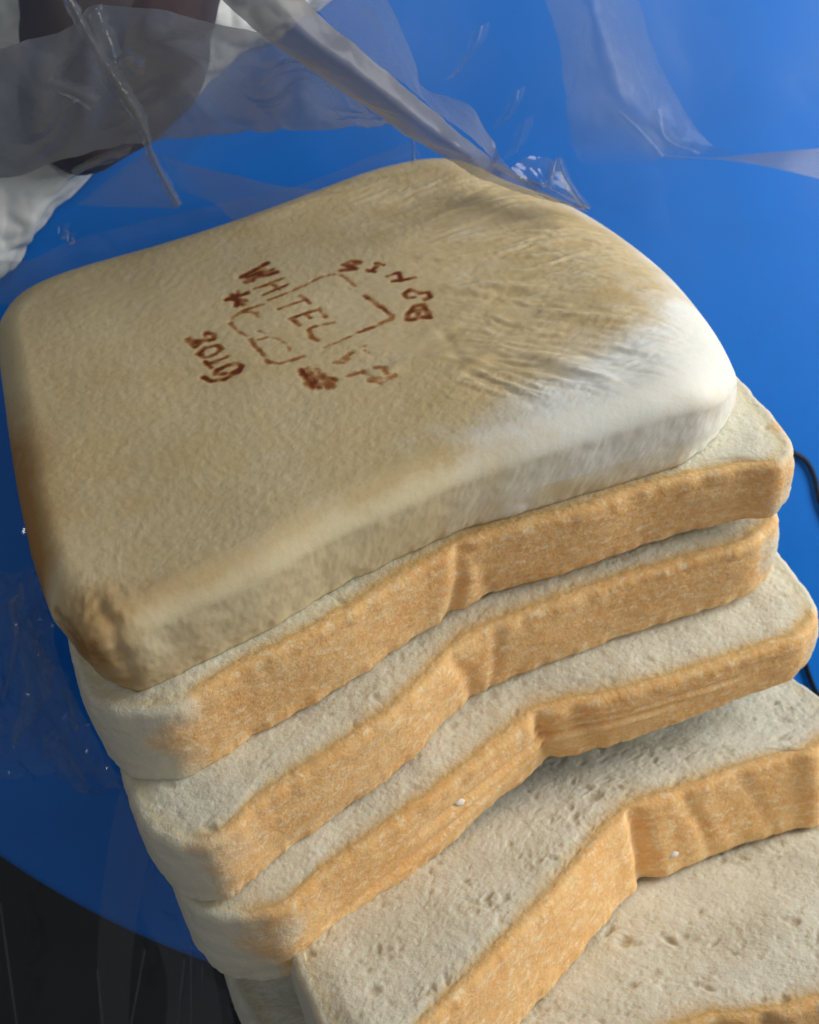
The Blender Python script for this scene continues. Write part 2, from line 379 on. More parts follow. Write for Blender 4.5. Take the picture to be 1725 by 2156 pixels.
    for i in r_.choice(ids, int(pores*1.5), replace=True, p=wgt):
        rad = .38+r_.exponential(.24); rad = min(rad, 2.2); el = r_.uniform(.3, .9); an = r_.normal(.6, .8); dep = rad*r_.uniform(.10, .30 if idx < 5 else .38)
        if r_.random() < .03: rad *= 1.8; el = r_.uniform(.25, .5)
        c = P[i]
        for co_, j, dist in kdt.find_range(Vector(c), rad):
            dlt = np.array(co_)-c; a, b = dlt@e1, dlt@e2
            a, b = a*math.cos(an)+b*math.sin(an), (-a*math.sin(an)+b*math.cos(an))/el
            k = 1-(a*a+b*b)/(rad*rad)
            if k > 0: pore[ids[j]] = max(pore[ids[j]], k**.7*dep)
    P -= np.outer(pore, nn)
    # --- colouring attributes (brownness of the crust)
    crust = np.where(kd_ == 1, 1.0, np.exp(-np.maximum(in_-1.2, 0)/2.3))
    crust = np.where(kd_ == 2, .0, crust)
    crust = np.where(kd_ == 1, np.clip(1-in_*.14, 0, 1), crust)
    span = uR-uL; rel = (sU-uL)/span
    nz = .05*fbm(P*.09+3, 3)
    pale = np.clip(sstep(pale_l, pale_l*.35, rel+nz)+sstep(1-pale_r, 1-pale_r*.3, rel+nz), 0, 1)
    pale = np.maximum(pale, 1-nw)
    fk = kd_[faces].max(1) == 1
    nor = vert_normals(P, faces)
    low = P[np.argmin(P@ZB)]; base = world(low); PW = world(P); nW = nor@W.T
    if (nor[ids].mean(0)@nn) < 0: faces = faces[:, ::-1]; nW = -nW
    th = thing('bread_slice', base, label, 'bread', 'fanned slices of the loaf')
    for nm, sel in (('crumb', ~fk), ('crust', fk)):
        ff = faces[sel]; used, inv = np.unique(ff, return_inverse=True); ff = inv.reshape(ff.shape)
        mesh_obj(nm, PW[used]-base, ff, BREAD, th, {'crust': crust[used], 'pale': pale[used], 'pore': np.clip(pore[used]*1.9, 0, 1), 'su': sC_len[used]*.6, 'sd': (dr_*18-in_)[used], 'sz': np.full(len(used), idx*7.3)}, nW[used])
    SLICES[idx] = th
    return th

t2 = [(330, 1500), (500, 1410), (700, 1310), (850, 1215), (1004, 1132), (1100, 1105), (1250, 1065), (1369, 1024), (1550, 985), (1654, 967)]
t3 = [(430, 1780), (560, 1680), (700, 1590), (850, 1480), (960, 1370), (1020, 1330), (1150, 1280), (1300, 1225), (1450, 1180), (1600, 1130)]
t4 = [(560, 1930), (700, 1830), (850, 1725), (1000, 1610), (1100, 1530), (1150, 1495), (1300, 1465), (1450, 1420), (1600, 1370), (1700, 1330)]
t5 = [(906, 2147), (1067, 1986), (1201, 1846), (1325, 1707), (1443, 1661), (1550, 1621), (1658, 1588), (1725, 1572)]
t6 = [(1463, 2156), (1580, 2140), (1656, 2127), (1725, 2107)]
make_slice(2, t2, (0, 0, -20), (0, 0), (19, 14), 2.5, 141.5, 97, 'topmost cut slice of white bread, directly beneath the stamped heel', 72, [(71, -1.5, .95, 1.5), (76, 1.5, .4, 1.7)], 260)
make_slice(3, t3, (0, 0, -38), (0, 0), (17.5, 16), 3, 141, 97, 'second cut slice beneath the stamped heel, pinched at the middle of its crust', 67, [(68, 2, .6, 1.6), (75, -1, .35, 1.3)], 320)
make_slice(4, t4, (75, 3, -55.5), (0, 0), (21.5, 12), 5, 142.5, 97, 'third cut slice beneath the stamped heel, its crust creased lengthwise', 80, [(80, 1, .9, 1.4), (88, 2, .35, 1.6)], 420)
o5 = np.array([85, -5, -75.]); n5 = nrm(18, 4)
make_slice(5, t5+[(760, 2290)], o5, (18, 4), (19, 19), 17, 141, 97, 'fourth cut slice beneath the stamped heel, with a deep fold across its crust', 88, [(90, .5, 1.9, 1.9), (103, 2.5, .5, 1.4), (116, 3, .25, 1.6)], 900, skew=.05)
o6 = o5-n5*20.5
make_slice(6, [(980, 2420), (1200, 2290)]+t6+[(1900, 2060)], o6, (21, 4), (19, 19), 6, 139, 97, 'coarse porous slice at the bottom of the fan, below the deeply folded one', 88, [(88, 1, 1.0, 1.6)], 1600, skew=.05)

# ------------------------------------------------------------------ heel of the loaf
def make_heel():
    nn = np.array([0, 0, 1.0]); T0 = 20.0
    def pl(px, n): return on_plane(px, (0, 0, n), nn)[:2]
    far = [pl(p, -6) for p in [(960, 345), (800, 370), (560, 455), (400, 510), (100, 605)]]
    lef = [pl((5, 690), -6), pl((5, 800), -6), pl((45, 1050), -8), pl((98, 1260), -12)]
    nea = [pl((158, 1402), -14)]+[pl(p, -15) for p in [(250, 1460), (400, 1398), (560, 1323), (700, 1243), (850, 1173), (1000, 1108), (1150, 1058), (1300, 1008), (1420, 968), (1500, 930)]]
    rig = [pl((1543, 850), -14), pl((1548, 780), -11), pl((1500, 680), -10), pl((1400, 560), -9), pl((1240, 440), -8), pl((1100, 380), -7)]
    pts = nea+rig+far+lef
    n_ = 190; NS = 8*n_; C = spline(pts, NS)
    c = np.array([66, 68.0])
    # what each stretch of the rim is: near 0, right 1, far 2, left 3
    def w_of(poly, s=10): return np.exp(-(seg_dist(C, poly)/s)**2)
    wn, wr, wf, wl = w_of(nea), w_of(rig), w_of(far), w_of(lef); tot = wn+wr+wf+wl+1e-6
    Rh = (wn*7.5+wr*24+wf*12+wl*7)/tot                     # horizontal reach of the rounding
    Rz = (wn*5+wr*14+wf*9+wl*6)/tot                    # how far it drops
    k = np.exp(-((np.arange(-40, 41))/18.0)**2); k /= k.sum()
    Rh = np.convolve(np.r_[Rh[-40:], Rh, Rh[:40]], k, 'valid'); Rz = np.convolve(np.r_[Rz[-40:], Rz, Rz[:40]], k, 'valid')
    Lr = np.linalg.norm(C-c, axis=1); outd = (C-c)/Lr[:, None]
    fr_, pp_, gf, bd = disc_grid(n_)
    q = c+(sample_closed(C, pp_)-c)*(1-(1-fr_[:, None])**1.08); aux = sample_closed(np.c_[C, Lr, Rh, Rz, outd, wn/tot, wr/tot, wl/tot], pp_)
    ed = np.linalg.norm(aux[:, :2]-q, axis=1); x = np.clip(1-ed/aux[:, 3], 0, 1)
    P = [np.c_[q, -aux[:, 4]*(1-np.sqrt(np.maximum(1-x*x*.985, 0)))]]; topf = [np.where(fr_ < 1, .5, 1)]; dr = [np.zeros(len(q))]; AX = [aux]; ED = [ed]
    nt = len(q); auxC = np.c_[C, Lr, Rh, Rz, outd, wn/tot, wr/tot, wl/tot]
    zt = P[0][bd, 2]
    for t in np.linspace(0, 1, 22)[1:]:
        bul = (.5*np.sin(t*math.pi)-.6*t-4.6*t*wn/tot)[:, None]
        P.append(np.c_[C+outd*bul, zt*(1-t)-T0*t]); topf.append(np.ones(NS)); dr.append(np.full(NS, t)); AX.append(auxC); ED.append(np.zeros(NS))
    for d in (2, 8, 20, 40, 46): P.append(np.c_[C-outd*(6+d), np.full(NS, -T0)]); topf.append(np.full(NS, 2.)); dr.append(np.ones(NS)); AX.append(auxC); ED.append(np.zeros(NS))
    nrg = len(P)-1; P = np.vstack(P); AX = np.vstack(AX); edge_d = np.concatenate(ED)
    idm = np.vstack([bd]+[nt+k_*NS+np.arange(NS) for k_ in range(nrg)]); rf = idm.ravel()[grid_faces(nrg+1, NS)]
    tf = np.concatenate(topf); dr = np.concatenate(dr); Q = P[:, :2].copy(); out_all = AX[:, 5:7]; faces = oriented(P, gf, rf, nn, np.c_[out_all, np.zeros(len(Q))])
    n0 = vert_normals(P, faces); ref = np.argmin(np.linalg.norm(Q-c, axis=1)+1e3*(tf > 1))
    if n0[ref, 2] < 0: faces = faces[:, ::-1]; n0 = -n0
    skin = (tf <= 1)*1.0
    # --- wrinkles of the right half
    a0, a1 = pl((1000, 640), 0), pl((1350, 615), 0); w1 = (a1-a0)/np.linalg.norm(a1-a0); w2 = np.array([-w1[1], w1[0]])
    s1, s2 = Q@w1, Q@w2
    wob = 3.0*fbm(np.c_[Q*.05, np.zeros(len(Q))], 2)
    wr_mask = sstep(66, 96, Q[:, 0]+.16*Q[:, 1]+4*noise(np.c_[Q*.06, np.ones(len(Q))]))*sstep(14, 34, Q[:, 1]+.22*(Q[:, 0]-80))*skin
    rg = .5*noise(np.c_[s1*.05, (s2+wob)*.17, np.full(len(Q), 3.)])+.25*noise(np.c_[s1*.12, (s2+wob)*.4, np.full(len(Q), 9.)])
    # many short wrinkles of the skin, running across the right half
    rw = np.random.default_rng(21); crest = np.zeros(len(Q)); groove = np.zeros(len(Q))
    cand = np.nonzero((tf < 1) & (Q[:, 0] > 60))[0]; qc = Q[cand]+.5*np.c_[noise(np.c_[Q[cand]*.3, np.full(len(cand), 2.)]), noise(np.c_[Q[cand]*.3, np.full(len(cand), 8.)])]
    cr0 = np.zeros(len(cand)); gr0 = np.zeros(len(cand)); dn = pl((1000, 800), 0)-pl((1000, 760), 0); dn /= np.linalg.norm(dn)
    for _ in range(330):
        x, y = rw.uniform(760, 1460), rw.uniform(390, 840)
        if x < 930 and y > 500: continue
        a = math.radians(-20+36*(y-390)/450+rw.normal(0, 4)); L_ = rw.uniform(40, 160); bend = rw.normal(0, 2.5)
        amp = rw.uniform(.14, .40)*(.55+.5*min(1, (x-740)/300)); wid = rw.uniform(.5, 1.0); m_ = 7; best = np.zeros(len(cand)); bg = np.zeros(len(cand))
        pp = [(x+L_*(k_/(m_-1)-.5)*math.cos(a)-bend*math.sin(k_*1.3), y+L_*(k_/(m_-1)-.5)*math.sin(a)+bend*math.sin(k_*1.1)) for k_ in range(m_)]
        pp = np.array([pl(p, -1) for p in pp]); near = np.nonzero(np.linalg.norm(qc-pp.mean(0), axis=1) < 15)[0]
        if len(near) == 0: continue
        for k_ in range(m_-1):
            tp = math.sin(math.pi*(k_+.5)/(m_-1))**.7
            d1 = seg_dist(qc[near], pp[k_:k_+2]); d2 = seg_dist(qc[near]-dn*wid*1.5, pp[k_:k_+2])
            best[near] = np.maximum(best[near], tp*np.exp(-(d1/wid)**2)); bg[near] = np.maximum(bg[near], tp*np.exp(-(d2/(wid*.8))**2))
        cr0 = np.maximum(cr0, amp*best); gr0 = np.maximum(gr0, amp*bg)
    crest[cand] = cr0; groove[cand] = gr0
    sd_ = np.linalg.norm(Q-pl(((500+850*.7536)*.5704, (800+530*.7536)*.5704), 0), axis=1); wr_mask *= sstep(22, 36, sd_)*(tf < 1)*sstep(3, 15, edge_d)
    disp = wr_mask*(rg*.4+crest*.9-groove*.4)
    QW = Q+.7*np.c_[noise(np.c_[Q*.14, np.full(len(Q), 2.)]), noise(np.c_[Q*.14, np.full(len(Q), 8.)])]; md_ = np.clip(.8+.5*noise(np.c_[Q*.10, np.full(len(Q), 4.)]), .1, 1.3)
    disp += skin*(.07*fbm(P*.6, 3)+.5*fbm(P*.03, 2)+.05*noise(P*1.7))
    ridges = [([(800, 785), (860, 762), (910, 757), (960, 752)], .8, 2.0), ([(985, 765), (1050, 738), (1110, 742), (1200, 772), (1290, 818)], 1.2, 2.2),
              ([(950, 607), (1030, 612), (1075, 600), (1140, 606)], .8, 1.6), ([(1020, 598), (1080, 606), (1130, 600)], .6, 1.5),
              ([(1150, 660), (1200, 668), (1280, 672)], .7, 1.5), ([(1085, 700), (1160, 690), (1220, 668)], .5, 1.4), ([(1040, 715), (1100, 712), (1180, 705)], .5, 1.3),
              ([(900, 700), (940, 690), (985, 660), (1010, 640)], .5, 1.8), ([(900, 540), (980, 520), (1060, 505)], .35, 1.6), ([(1120, 540), (1220, 530)], .4, 1.4)]
    down = pl((1000, 800), 0)-pl((1000, 760), 0); down /= np.linalg.norm(down)
    md_ = md_*sstep(5, 15, edge_d); disp *= sstep(1, 12, edge_d)*.7+.3
    for poly, hgt, wid in ridges:
        pq = np.array([pl(p, 0) for p in poly])
        disp += skin*md_*hgt*.45*np.exp(-(seg_dist(QW, pq)/(wid*1.1))**2)
        disp -= skin*md_*hgt*.26*np.exp(-(seg_dist(QW, pq+down*wid*1.6)/(wid*.7))**2)
    for poly, dep, wid in [([(960, 745), (990, 785), (1080, 830), (1150, 862)], .8, 1.2), ([(930, 700), (965, 755)], .6, 1.0)]:
        disp -= skin*md_*dep*.35*np.exp(-(seg_dist(QW, [pl(p, 0) for p in poly])/wid)**2)
    # torn, pinched corner at the near left
    cq = pl((215, 1390), -10); cd = np.linalg.norm(Q-cq, axis=1)
    disp -= skin*.55*np.exp(-(seg_dist(Q, [pl(p, -12) for p in [(245, 1385), (270, 1410), (268, 1450)]])/1.2)**2)
    disp -= skin*.9*np.exp(-(seg_dist(Q, [pl(p, -8) for p in [(130, 1340), (175, 1385), (190, 1420)]])/.9)**2)
    disp += skin*.4*np.exp(-(cd/7)**2)*(1+.9*fbm(P*.4, 3))
    side = (dr > 0)*(tf == 1)
    disp += side*(.22*fbm(P*.2, 3)+.08*noise(P*1.2))
    P = P+n0*disp[:, None]
    # ragged lower rim
    rim = (dr > .85)*(tf == 1); P[:, :2] += out_all*(rim*.45*fbm(np.c_[Q*.22, np.zeros(len(Q))], 3))[:, None]
    # --- where the crust is pale, golden, brown, scorched
    on_near, on_right, on_left = AX[:, 7], AX[:, 8], AX[:, 9]
    cream = on_near*np.clip(.85-edge_d/6, 0, 1)
    wline = seg_dist(Q, [pl(p, -8) for p in [(800, 1110), (1000, 1020), (1250, 915), (1400, 840), (1490, 770), (1500, 700)]])
    white = 1.5*sstep(60, 112, Q[:, 0]+5*noise(np.c_[Q*.12, np.zeros(len(Q))]))*np.exp(-(wline/(6+5.0*sstep(70, 112, Q[:, 0])))**2)*skin
    white = np.maximum(white, .75*on_right*np.exp(-(edge_d/6)**2))
    white *= 1-.75*np.exp(-(seg_dist(Q, [pl(p, -16) for p in [(1150, 1040), (1300, 985), (1420, 940)]])/3.0)**2)*(dr > .55)
    brown = on_left*np.exp(-edge_d/6.5)*1.5*sstep(100, 55, Q[:, 1])
    brown = np.maximum(brown, .85*np.exp(-(cd/9)**2))
    tra = seg_dist(Q, [pl(p, -4) for p in [(230, 1310), (420, 1255), (640, 1165), (820, 1075), (960, 1000)]])
    brown = np.maximum(brown, .42*np.exp(-(tra/5)**2)*sstep(75, 10, Q[:, 0]))
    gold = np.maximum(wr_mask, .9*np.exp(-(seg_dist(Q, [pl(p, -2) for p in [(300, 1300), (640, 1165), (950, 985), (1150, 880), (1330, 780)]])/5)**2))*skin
    burn = np.zeros(len(Q))
    for poly, wid in [([(135, 1330), (150, 1355), (180, 1360)], 1.3), ([(150, 1365), (180, 1385), (185, 1405), (215, 1395)], 1.6), ([(165, 1430), (215, 1458), (262, 1462)], 1.6)]:
        burn = np.maximum(burn, .56*np.exp(-(seg_dist(Q, [pl(p, -8) for p in poly])/wid)**2))
    # --- branded mark: strokes read off the photograph (zoom of 500..1800, 800..1600)
    def z3(p): return pl(((500+p[0]*.7536)*.5704, (800+p[1]*.7536)*.5704), 0)
    SK = [  # (strokes, width mm, strength)
        ([[(1100, 226), (1055, 220), (1022, 236), (1062, 246), (1078, 256), (1008, 262)], [(1040, 240), (1095, 232)]], .62, 1.0),          # S
        ([[(1148, 268), (1200, 236)], [(1136, 262), (1170, 272)], [(1180, 231), (1216, 240)]], .5, 1.0),                                  # I
        ([[(1236, 293), (1292, 279), (1300, 318), (1368, 304)], [(1262, 318), (1310, 314)]], .5, 1.0),       # N
        ([[(1418, 404), (1442, 392), (1432, 370), (1395, 374), (1345, 362), (1318, 376), (1330, 396), (1362, 394)]], .55, .95),            # C
        ([[(1330, 502), (1338, 470), (1368, 436), (1408, 430), (1445, 490), (1405, 488)], [(1330, 504), (1372, 498), (1385, 465)], [(1345, 462), (1400, 450)]], .6, .9),   # E
        ([[(520, 292), (645, 226)], [(542, 318), (665, 256)], [(602, 292), (694, 270)], [(552, 296), (640, 258)], [(530, 285), (570, 310)]], .62, 1.0),                       # W
        ([[(586, 350), (722, 300)], [(662, 318), (704, 354)], [(626, 380), (742, 330)]], .45, .85),                                       # H
        ([[(652, 406), (740, 374)]], .4, .8), ([[(704, 450), (830, 404)], [(806, 384), (856, 420)]], .45, .75),                            # I T
        ([[(758, 498), (902, 450)], [(758, 498), (804, 532)], [(826, 476), (856, 494)], [(900, 448), (932, 488)]], .52, .85),             # E
        ([[(970, 516), (868, 540), (850, 552), (862, 590), (892, 606)]], .5, .75),                                                        # L
        ([[(926, 640), (1056, 584)]], .4, .6), ([[(978, 712), (1060, 664)], [(976, 708), (1014, 716)], [(1020, 684), (1042, 702)]], .55, .6),   # I F
        ([[(1070, 640), (1122, 634)], [(1116, 652), (1172, 682)], [(1040, 668), (1100, 640)]], .42, .5),                                   # F
        ([[(1040, 786), (1110, 756), (1148, 802), (1200, 810), (1272, 774)], [(1180, 742), (1218, 736), (1232, 770)], [(1150, 790), (1215, 800)]], .6, .68),   # lower letter
        ([[(445, 404), (546, 372)], [(472, 376), (528, 428)], [(456, 398), (536, 410)], [(502, 364), (496, 432)]], .62, 1.0),              # star
        ([[(815, 752), (868, 838)], [(848, 744), (905, 842)], [(884, 752), (945, 842)], [(915, 778), (968, 836)], [(820, 776), (980, 800)], [(842, 818), (962, 822)]], .68, .8),   # blot
        ([[(256, 592), (290, 632), (334, 596), (346, 566), (380, 570), (386, 596), (330, 602)], [(262, 604), (330, 600)], [(270, 600), (300, 612)]], .58, .95),   # 2
        ([[(306, 666), (342, 636), (402, 626), (420, 646), (390, 670), (340, 684), (306, 666)]], .55, .9),                                 # 0
        ([[(340, 706), (372, 736)], [(352, 722), (446, 686)], [(345, 715), (400, 716)]], .45, .85),                                         # 1
        ([[(332, 784), (372, 802), (432, 796), (500, 766), (524, 736), (494, 720), (440, 730), (400, 750), (392, 772), (436, 770)], [(470, 770), (515, 740)]], .58, 1.0),   # 9
        ([[(822, 336), (895, 298), (940, 284), (990, 278), (1024, 296), (1075, 338)], [(742, 372), (822, 336)]], .45, .6),                 # frame
        ([[(1118, 384), (1165, 414), (1208, 446), (1262, 484), (1252, 502), (1205, 522), (1098, 566)]], .55, .78),
        ([[(600, 492), (590, 470), (545, 464), (505, 472), (476, 492), (468, 520), (500, 556), (546, 582)], [(524, 458), (622, 428)]], .45, .68),
        ([[(566, 600), (578, 626), (604, 652), (636, 692), (656, 716), (702, 722), (752, 710), (826, 684)]], .5, .68),
        ([[(600, 602), (650, 590), (702, 598), (742, 626), (758, 658)], [(602, 560), (650, 574)]], .42, .5)]
    stamp = np.zeros(len(Q)); seln = np.nonzero((tf < 1) & (Q[:, 0] < 100) & (Q[:, 1] > 25))[0]; qq = Q[seln]; sv_ = np.zeros(len(seln))
    for strokes, wid, st in SK:
        for p in strokes: sv_ = np.maximum(sv_, st*np.exp(-(seg_dist(qq, [z3(a) for a in p])/(wid*1.32))**2.4))
    stamp[seln] = sv_*(.82+.5*noise(np.c_[qq*.5, np.zeros(len(qq))]))
    P[:, 2] -= .12*np.clip(stamp, 0, 1)
    nor = vert_normals(P, faces); base = world(P[np.argmin(P@ZB)]); PW = world(P); nW = nor@W.T
    th = thing('bread_heel', base, 'tan crusted heel of the loaf with a branded stamp, lying on the slices', 'bread')
    fm = tf[faces].max(1)
    for nm, sel, mat in (('crust', fm <= 1, HEEL), ('crumb', fm > 1, BREAD)):
        ff = faces[sel]; used, inv = np.unique(ff, return_inverse=True); ff = inv.reshape(ff.shape)
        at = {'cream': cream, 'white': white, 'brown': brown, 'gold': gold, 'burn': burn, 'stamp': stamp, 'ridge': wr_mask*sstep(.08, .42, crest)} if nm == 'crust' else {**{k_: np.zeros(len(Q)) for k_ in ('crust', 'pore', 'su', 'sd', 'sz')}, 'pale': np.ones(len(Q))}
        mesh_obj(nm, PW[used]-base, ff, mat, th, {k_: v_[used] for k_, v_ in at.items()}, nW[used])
make_heel()

# ------------------------------------------------------------------ things around the loaf
def cr_grid(rows, nu, nv):                               # rows of points -> smooth dense grid
    R_ = [spline(r, nu, False) for r in rows]; R_ = np.array(R_)
    out = np.array([spline(R_[:, j], nv, False) if len(rows) > 2 else np.linspace(R_[0, j], R_[-1, j], nv) for j in range(nu)])
    return out.transpose(1, 0, 2)
def place(pt):
    px, py, h = pt[:3]; hz = pt[3] if len(pt) > 3 else 1.0
    p = at_height(px, py, h) if not isinstance(h, str) else on_plane((px, py), (0, 0, float(h)), np.array([0, 0, 1.0]))
    return np.r_[p, hz]
def sheet(name, rows, mat, parent, nu=90, nv=40, amp=.6, freq=.05, fine=.15, seed=0, both=False):
    G = cr_grid([[place(p) for p in r] for r in rows], nu, nv); nv, nu = G.shape[:2]
    P = G[..., :3].reshape(-1, 3); hz = G[..., 3].reshape(-1)
    f = grid_faces(nv, nu, False); n = vert_normals(P, f)
    q = P*freq+seed*13.7
    cr_ = 1-2*np.abs(noise(q)); cr2 = 1-2*np.abs(noise(q*2.3+5))
    P = P+n*(amp*(cr_*.7+cr2*.35)+fine*noise(P*.6))[:, None]
    base = np.array(parent.location) if parent is not None else world(P[np.argmin(P@ZB)])
    o = mesh_obj(name, world(P)-base, f, mat, parent, {'haze': np.clip(hz, 0, 1.5)})
    if parent is None: o.location = base
    return o
# white carrier bag lying on the stool behind the loaf
edge = [(800, -70), (705, 5), (540, 112), (330, 272), (190, 378), (130, 450), (48, 556), (-60, 670)]
rows = []
for k, (off, h) in enumerate(((0, 1.5), (26, 7), (90, 10), (190, 13), (320, 9), (480, 8))):
    rows.append([(x-off*.75, y-off*.66, h) for x, y in edge])
wb = sheet('white_carrier_bag', rows, WHITE, None, 170, 110, 2.2, .075, .2, 4)
tag(wb, 'crumpled white plastic carrier bag lying flat on the blue stool', 'bag')
# dark pouch on top of it
op = [(70, -120), (48, 90), (40, 190), (58, 285), (115, 342), (185, 362), (280, 318), (395, 235), (448, 85), (470, -120), (280, -170)]
oc = np.mean(op, 0); O = spline(np.array(op, float), 120)
pr = []; 
for f_, h_ in ((1.0, 11), (1.0, 14), (.985, 17), (.95, 20), (.88, 23), (.75, 26), (.55, 28), (.3, 29), (.01, 29)):
    pr += [at_height(*(oc+(p-oc)*f_), h_) for p in O]
pr = np.array(pr); pf = grid_faces(9, 120); pn = vert_normals(pr, pf); pr = pr+pn*(1.6*fbm(pr*.05, 3))[:, None]
b_ = world(pr[np.argmin(pr@ZB)])
pouch = mesh_obj('pouch', world(pr)-b_, pf, DARK); pouch.location = b_
tag(pouch, 'dark brown cloth pouch resting on the white carrier bag', 'pouch')
# black cord
cp = [(1560, 935, 1.2), (1640, 945, 1.2), (1676, 956, 1.2), (1700, 974, 1.2), (1716, 1008, 1.2), (1728, 1060, 1.2), (1765, 1150, 1.2), (1800, 1260, 1.2), (1820, 1420, 1.2), (1740, 1480, 1.2), (1690, 1380, 1.2), (1670, 1260, 1.2), (1655, 1190, 1.6)]
cc_ = spline(np.array([at_height(*p) for p in cp]), 160, False); rad = .75; cv = []
for i in range(160):
    tgt = cc_[min(i+1, 159)]-cc_[max(i-1, 0)]; tgt /= np.linalg.norm(tgt); a = np.cross(tgt, ZB); a /= np.linalg.norm(a); b = np.cross(a, tgt)
    for k in range(10):
        an = 2*math.pi*k/10; cv.append(cc_[i]+rad*(1+.06*math.sin(i*2.1))*(a*math.cos(an)+b*math.sin(an)))
b_ = world(cc_[0]-ZB*.75); co_ = mesh_obj('cord', world(cv)-b_, grid_faces(160, 10), BLACK); co_.location = b_
tag(co_, 'thin black cord curling out from under the slices onto the blue stool', 'cord')

# ------------------------------------------------------------------ clear plastic bag round the loaf
FILM = film_material('clear_film', 1.0); SATIN = film_material('satin_film', 1.0, (.34, .33, .325), .30, .018); FAINT = film_material('faint_film', 1.0, (.40, .42, .46), .4, .0)
bag = thing('plastic_bag', world(at_height(860, 700, 0)), 'clear crinkled plastic bread bag opened around the loaf', 'bag')
r0 = [(400, -90, 92), (470, -5, 92), (560, 75, 90), (650, 140, 88), (760, 215, 84), (870, 290, 80), (960, 345, 78), (1030, 385, '4'), (1130, 420, '4'), (1236, 440, '3')]
r2 = [(560, -90, 96), (625, -15, 96), (690, 50, 94), (780, 125, 92), (860, 190, 88), (930, 250, 84), (1000, 305, 80), (1060, 355, '6'), (1150, 402, '6'), (1240, 442, '4')]
r1 = [((a[0]+b[0])/2, (a[1]+b[1])/2, a[2] if isinstance(a[2], str) else a[2]+7) for a, b in zip(r0, r2)]
hzr = [.85, .85, .85, .84, .82, .78, .7, .6, .45, .35]
sheet('mouth_fold', [[(*p, h) for p, h in zip(r, hzr)] for r in (r0, r1, r2)], SATIN, bag, 160, 24, .5, .06, .12, 1)
e2_ = [(720, -90, 70), (790, -30, 70), (845, 70, 70), (872, 140, 70), (888, 190, 70), (985, 225, 70), (1022, 282, 70), (1075, 345, 70), (1150, 398, 68), (1240, 441, '2')]
sheet('mouth_wall', [[(p[0], p[1], p[2], h) for p, h in zip(r2, (.3, .3, .3, .32, .35, .4, .45, .5, .5, .4))], [(*p, h) for p, h in zip(e2_, (.3, .3, .3, .3, .3, .35, .4, .4, .45, .4))]], SATIN, bag, 140, 30, .8, .05, .12, 2)
sheet('back_wall', [[(1120, -60, 40, .2), (1230, -60, 55, .26), (1340, -60, 45, .12)], [(1165, 60, 40, .22), (1270, 70, 56, .3), (1385, 90, 45, .1)],
                    [(1188, 200, 42, .22), (1310, 200, 58, .32), (1440, 220, 46, .1)], [(1205, 300, 44, .2), (1350, 290, 50, .3), (1510, 305, 46, .16)],
                    [(1230, 350, 44, .03), (1380, 345, 44, .05), (1560, 330, 42, .05)]], film_material('back_film', 1.0, (.44, .45, .48), .28, .006), bag, 90, 90, 1.6, .05, .15, 3)
sheet('back_fold', [[(1380, 320, 46, .1), (1480, 331, 46, .4), (1600, 322, 47, .5), (1725, 312, 48, .5), (1830, 303, 48, .5)],
                    [(1400, 332, 50, .1), (1490, 334, 50, .4), (1600, 347, 50, .45), (1725, 376, 50, .45), (1830, 405, 50, .45)]], SATIN, bag, 90, 16, .08, .03, .0, 5)
top_ = [(-80, 120, 72, .9), (70, 92, 74, .9), (165, 60, 76, .88), (205, 18, 78, .86), (330, 32, 80, .84), (470, 66, 84, .78), (570, 88, 86, .66), (720, 190, 82, .45), (872, 288, 78, .3)]
bot_ = [(-80, 392, 40, .88), (100, 356, 42, .88), (190, 330, 44, .86), (300, 304, 46, .8), (420, 286, 48, .7), (600, 281, 52, .68), (720, 280, 54, .55), (800, 280, 58, .4), (872, 290, 62, .3)]
mid_ = [((a[0]+b[0])/2, (a[1]+b[1])/2, (a[2]+b[2])/2+(6 if i % 2 else -4), (a[3]+b[3])/2) for i, (a, b) in enumerate(zip(top_, bot_))]
sheet('side_wall', [top_, mid_, bot_], FILM, bag, 200, 90, 1.8, .045, .10, 6)
cs = [(135, -20), (190, 85), (236, 160), (285, 236), (306, 282), (318, 322), (345, 376), (376, 432)]
cw = [14, 18, 32, 26, 16, 13, 14, 10]
sheet('crease', [[(x-w_*.5, y+w_*.3, 82-i*4, .25) for i, ((x, y), w_) in enumerate(zip(cs, cw))], [(x, y, 84.5-i*4, .6) for i, (x, y) in enumerate(cs)],
                 [(x+w_*.5, y-w_*.3, 82-i*4, .25) for i, ((x, y), w_) in enumerate(zip(cs, cw))]], FILM, bag, 120, 14, .5, .2, .2, 7)
sheet('film_reflection', [[(312, 312, 46, 0.248), (318, 322, 46, 0.372), (330, 345, 45, 0.372), (376, 432, 42, 0.310)], [(160, 432, 40, 0.12), (230, 436, 40, 0.2), (280, 438, 40, 0.2), (378, 440, 40, 0.310)]], FILM, bag, 60, 40, .5, .05, .1, 8)  # grey reflections in the film, made as hazy sheets of their own
sheet('film_reflection', [[(330, 320, 46, 0.062), (400, 350, 48, 0.341), (480, 366, 50, 0.341), (600, 396, 52, 0.310), (720, 405, 50, 0.217)],
                 [(375, 400, 44, 0.062), (450, 430, 44, 0.2), (500, 468, 44, 0.22), (590, 440, 46, 0.2), (720, 408, 48, 0.217)]], FILM, bag, 80, 40, .6, .05, .1, 9)
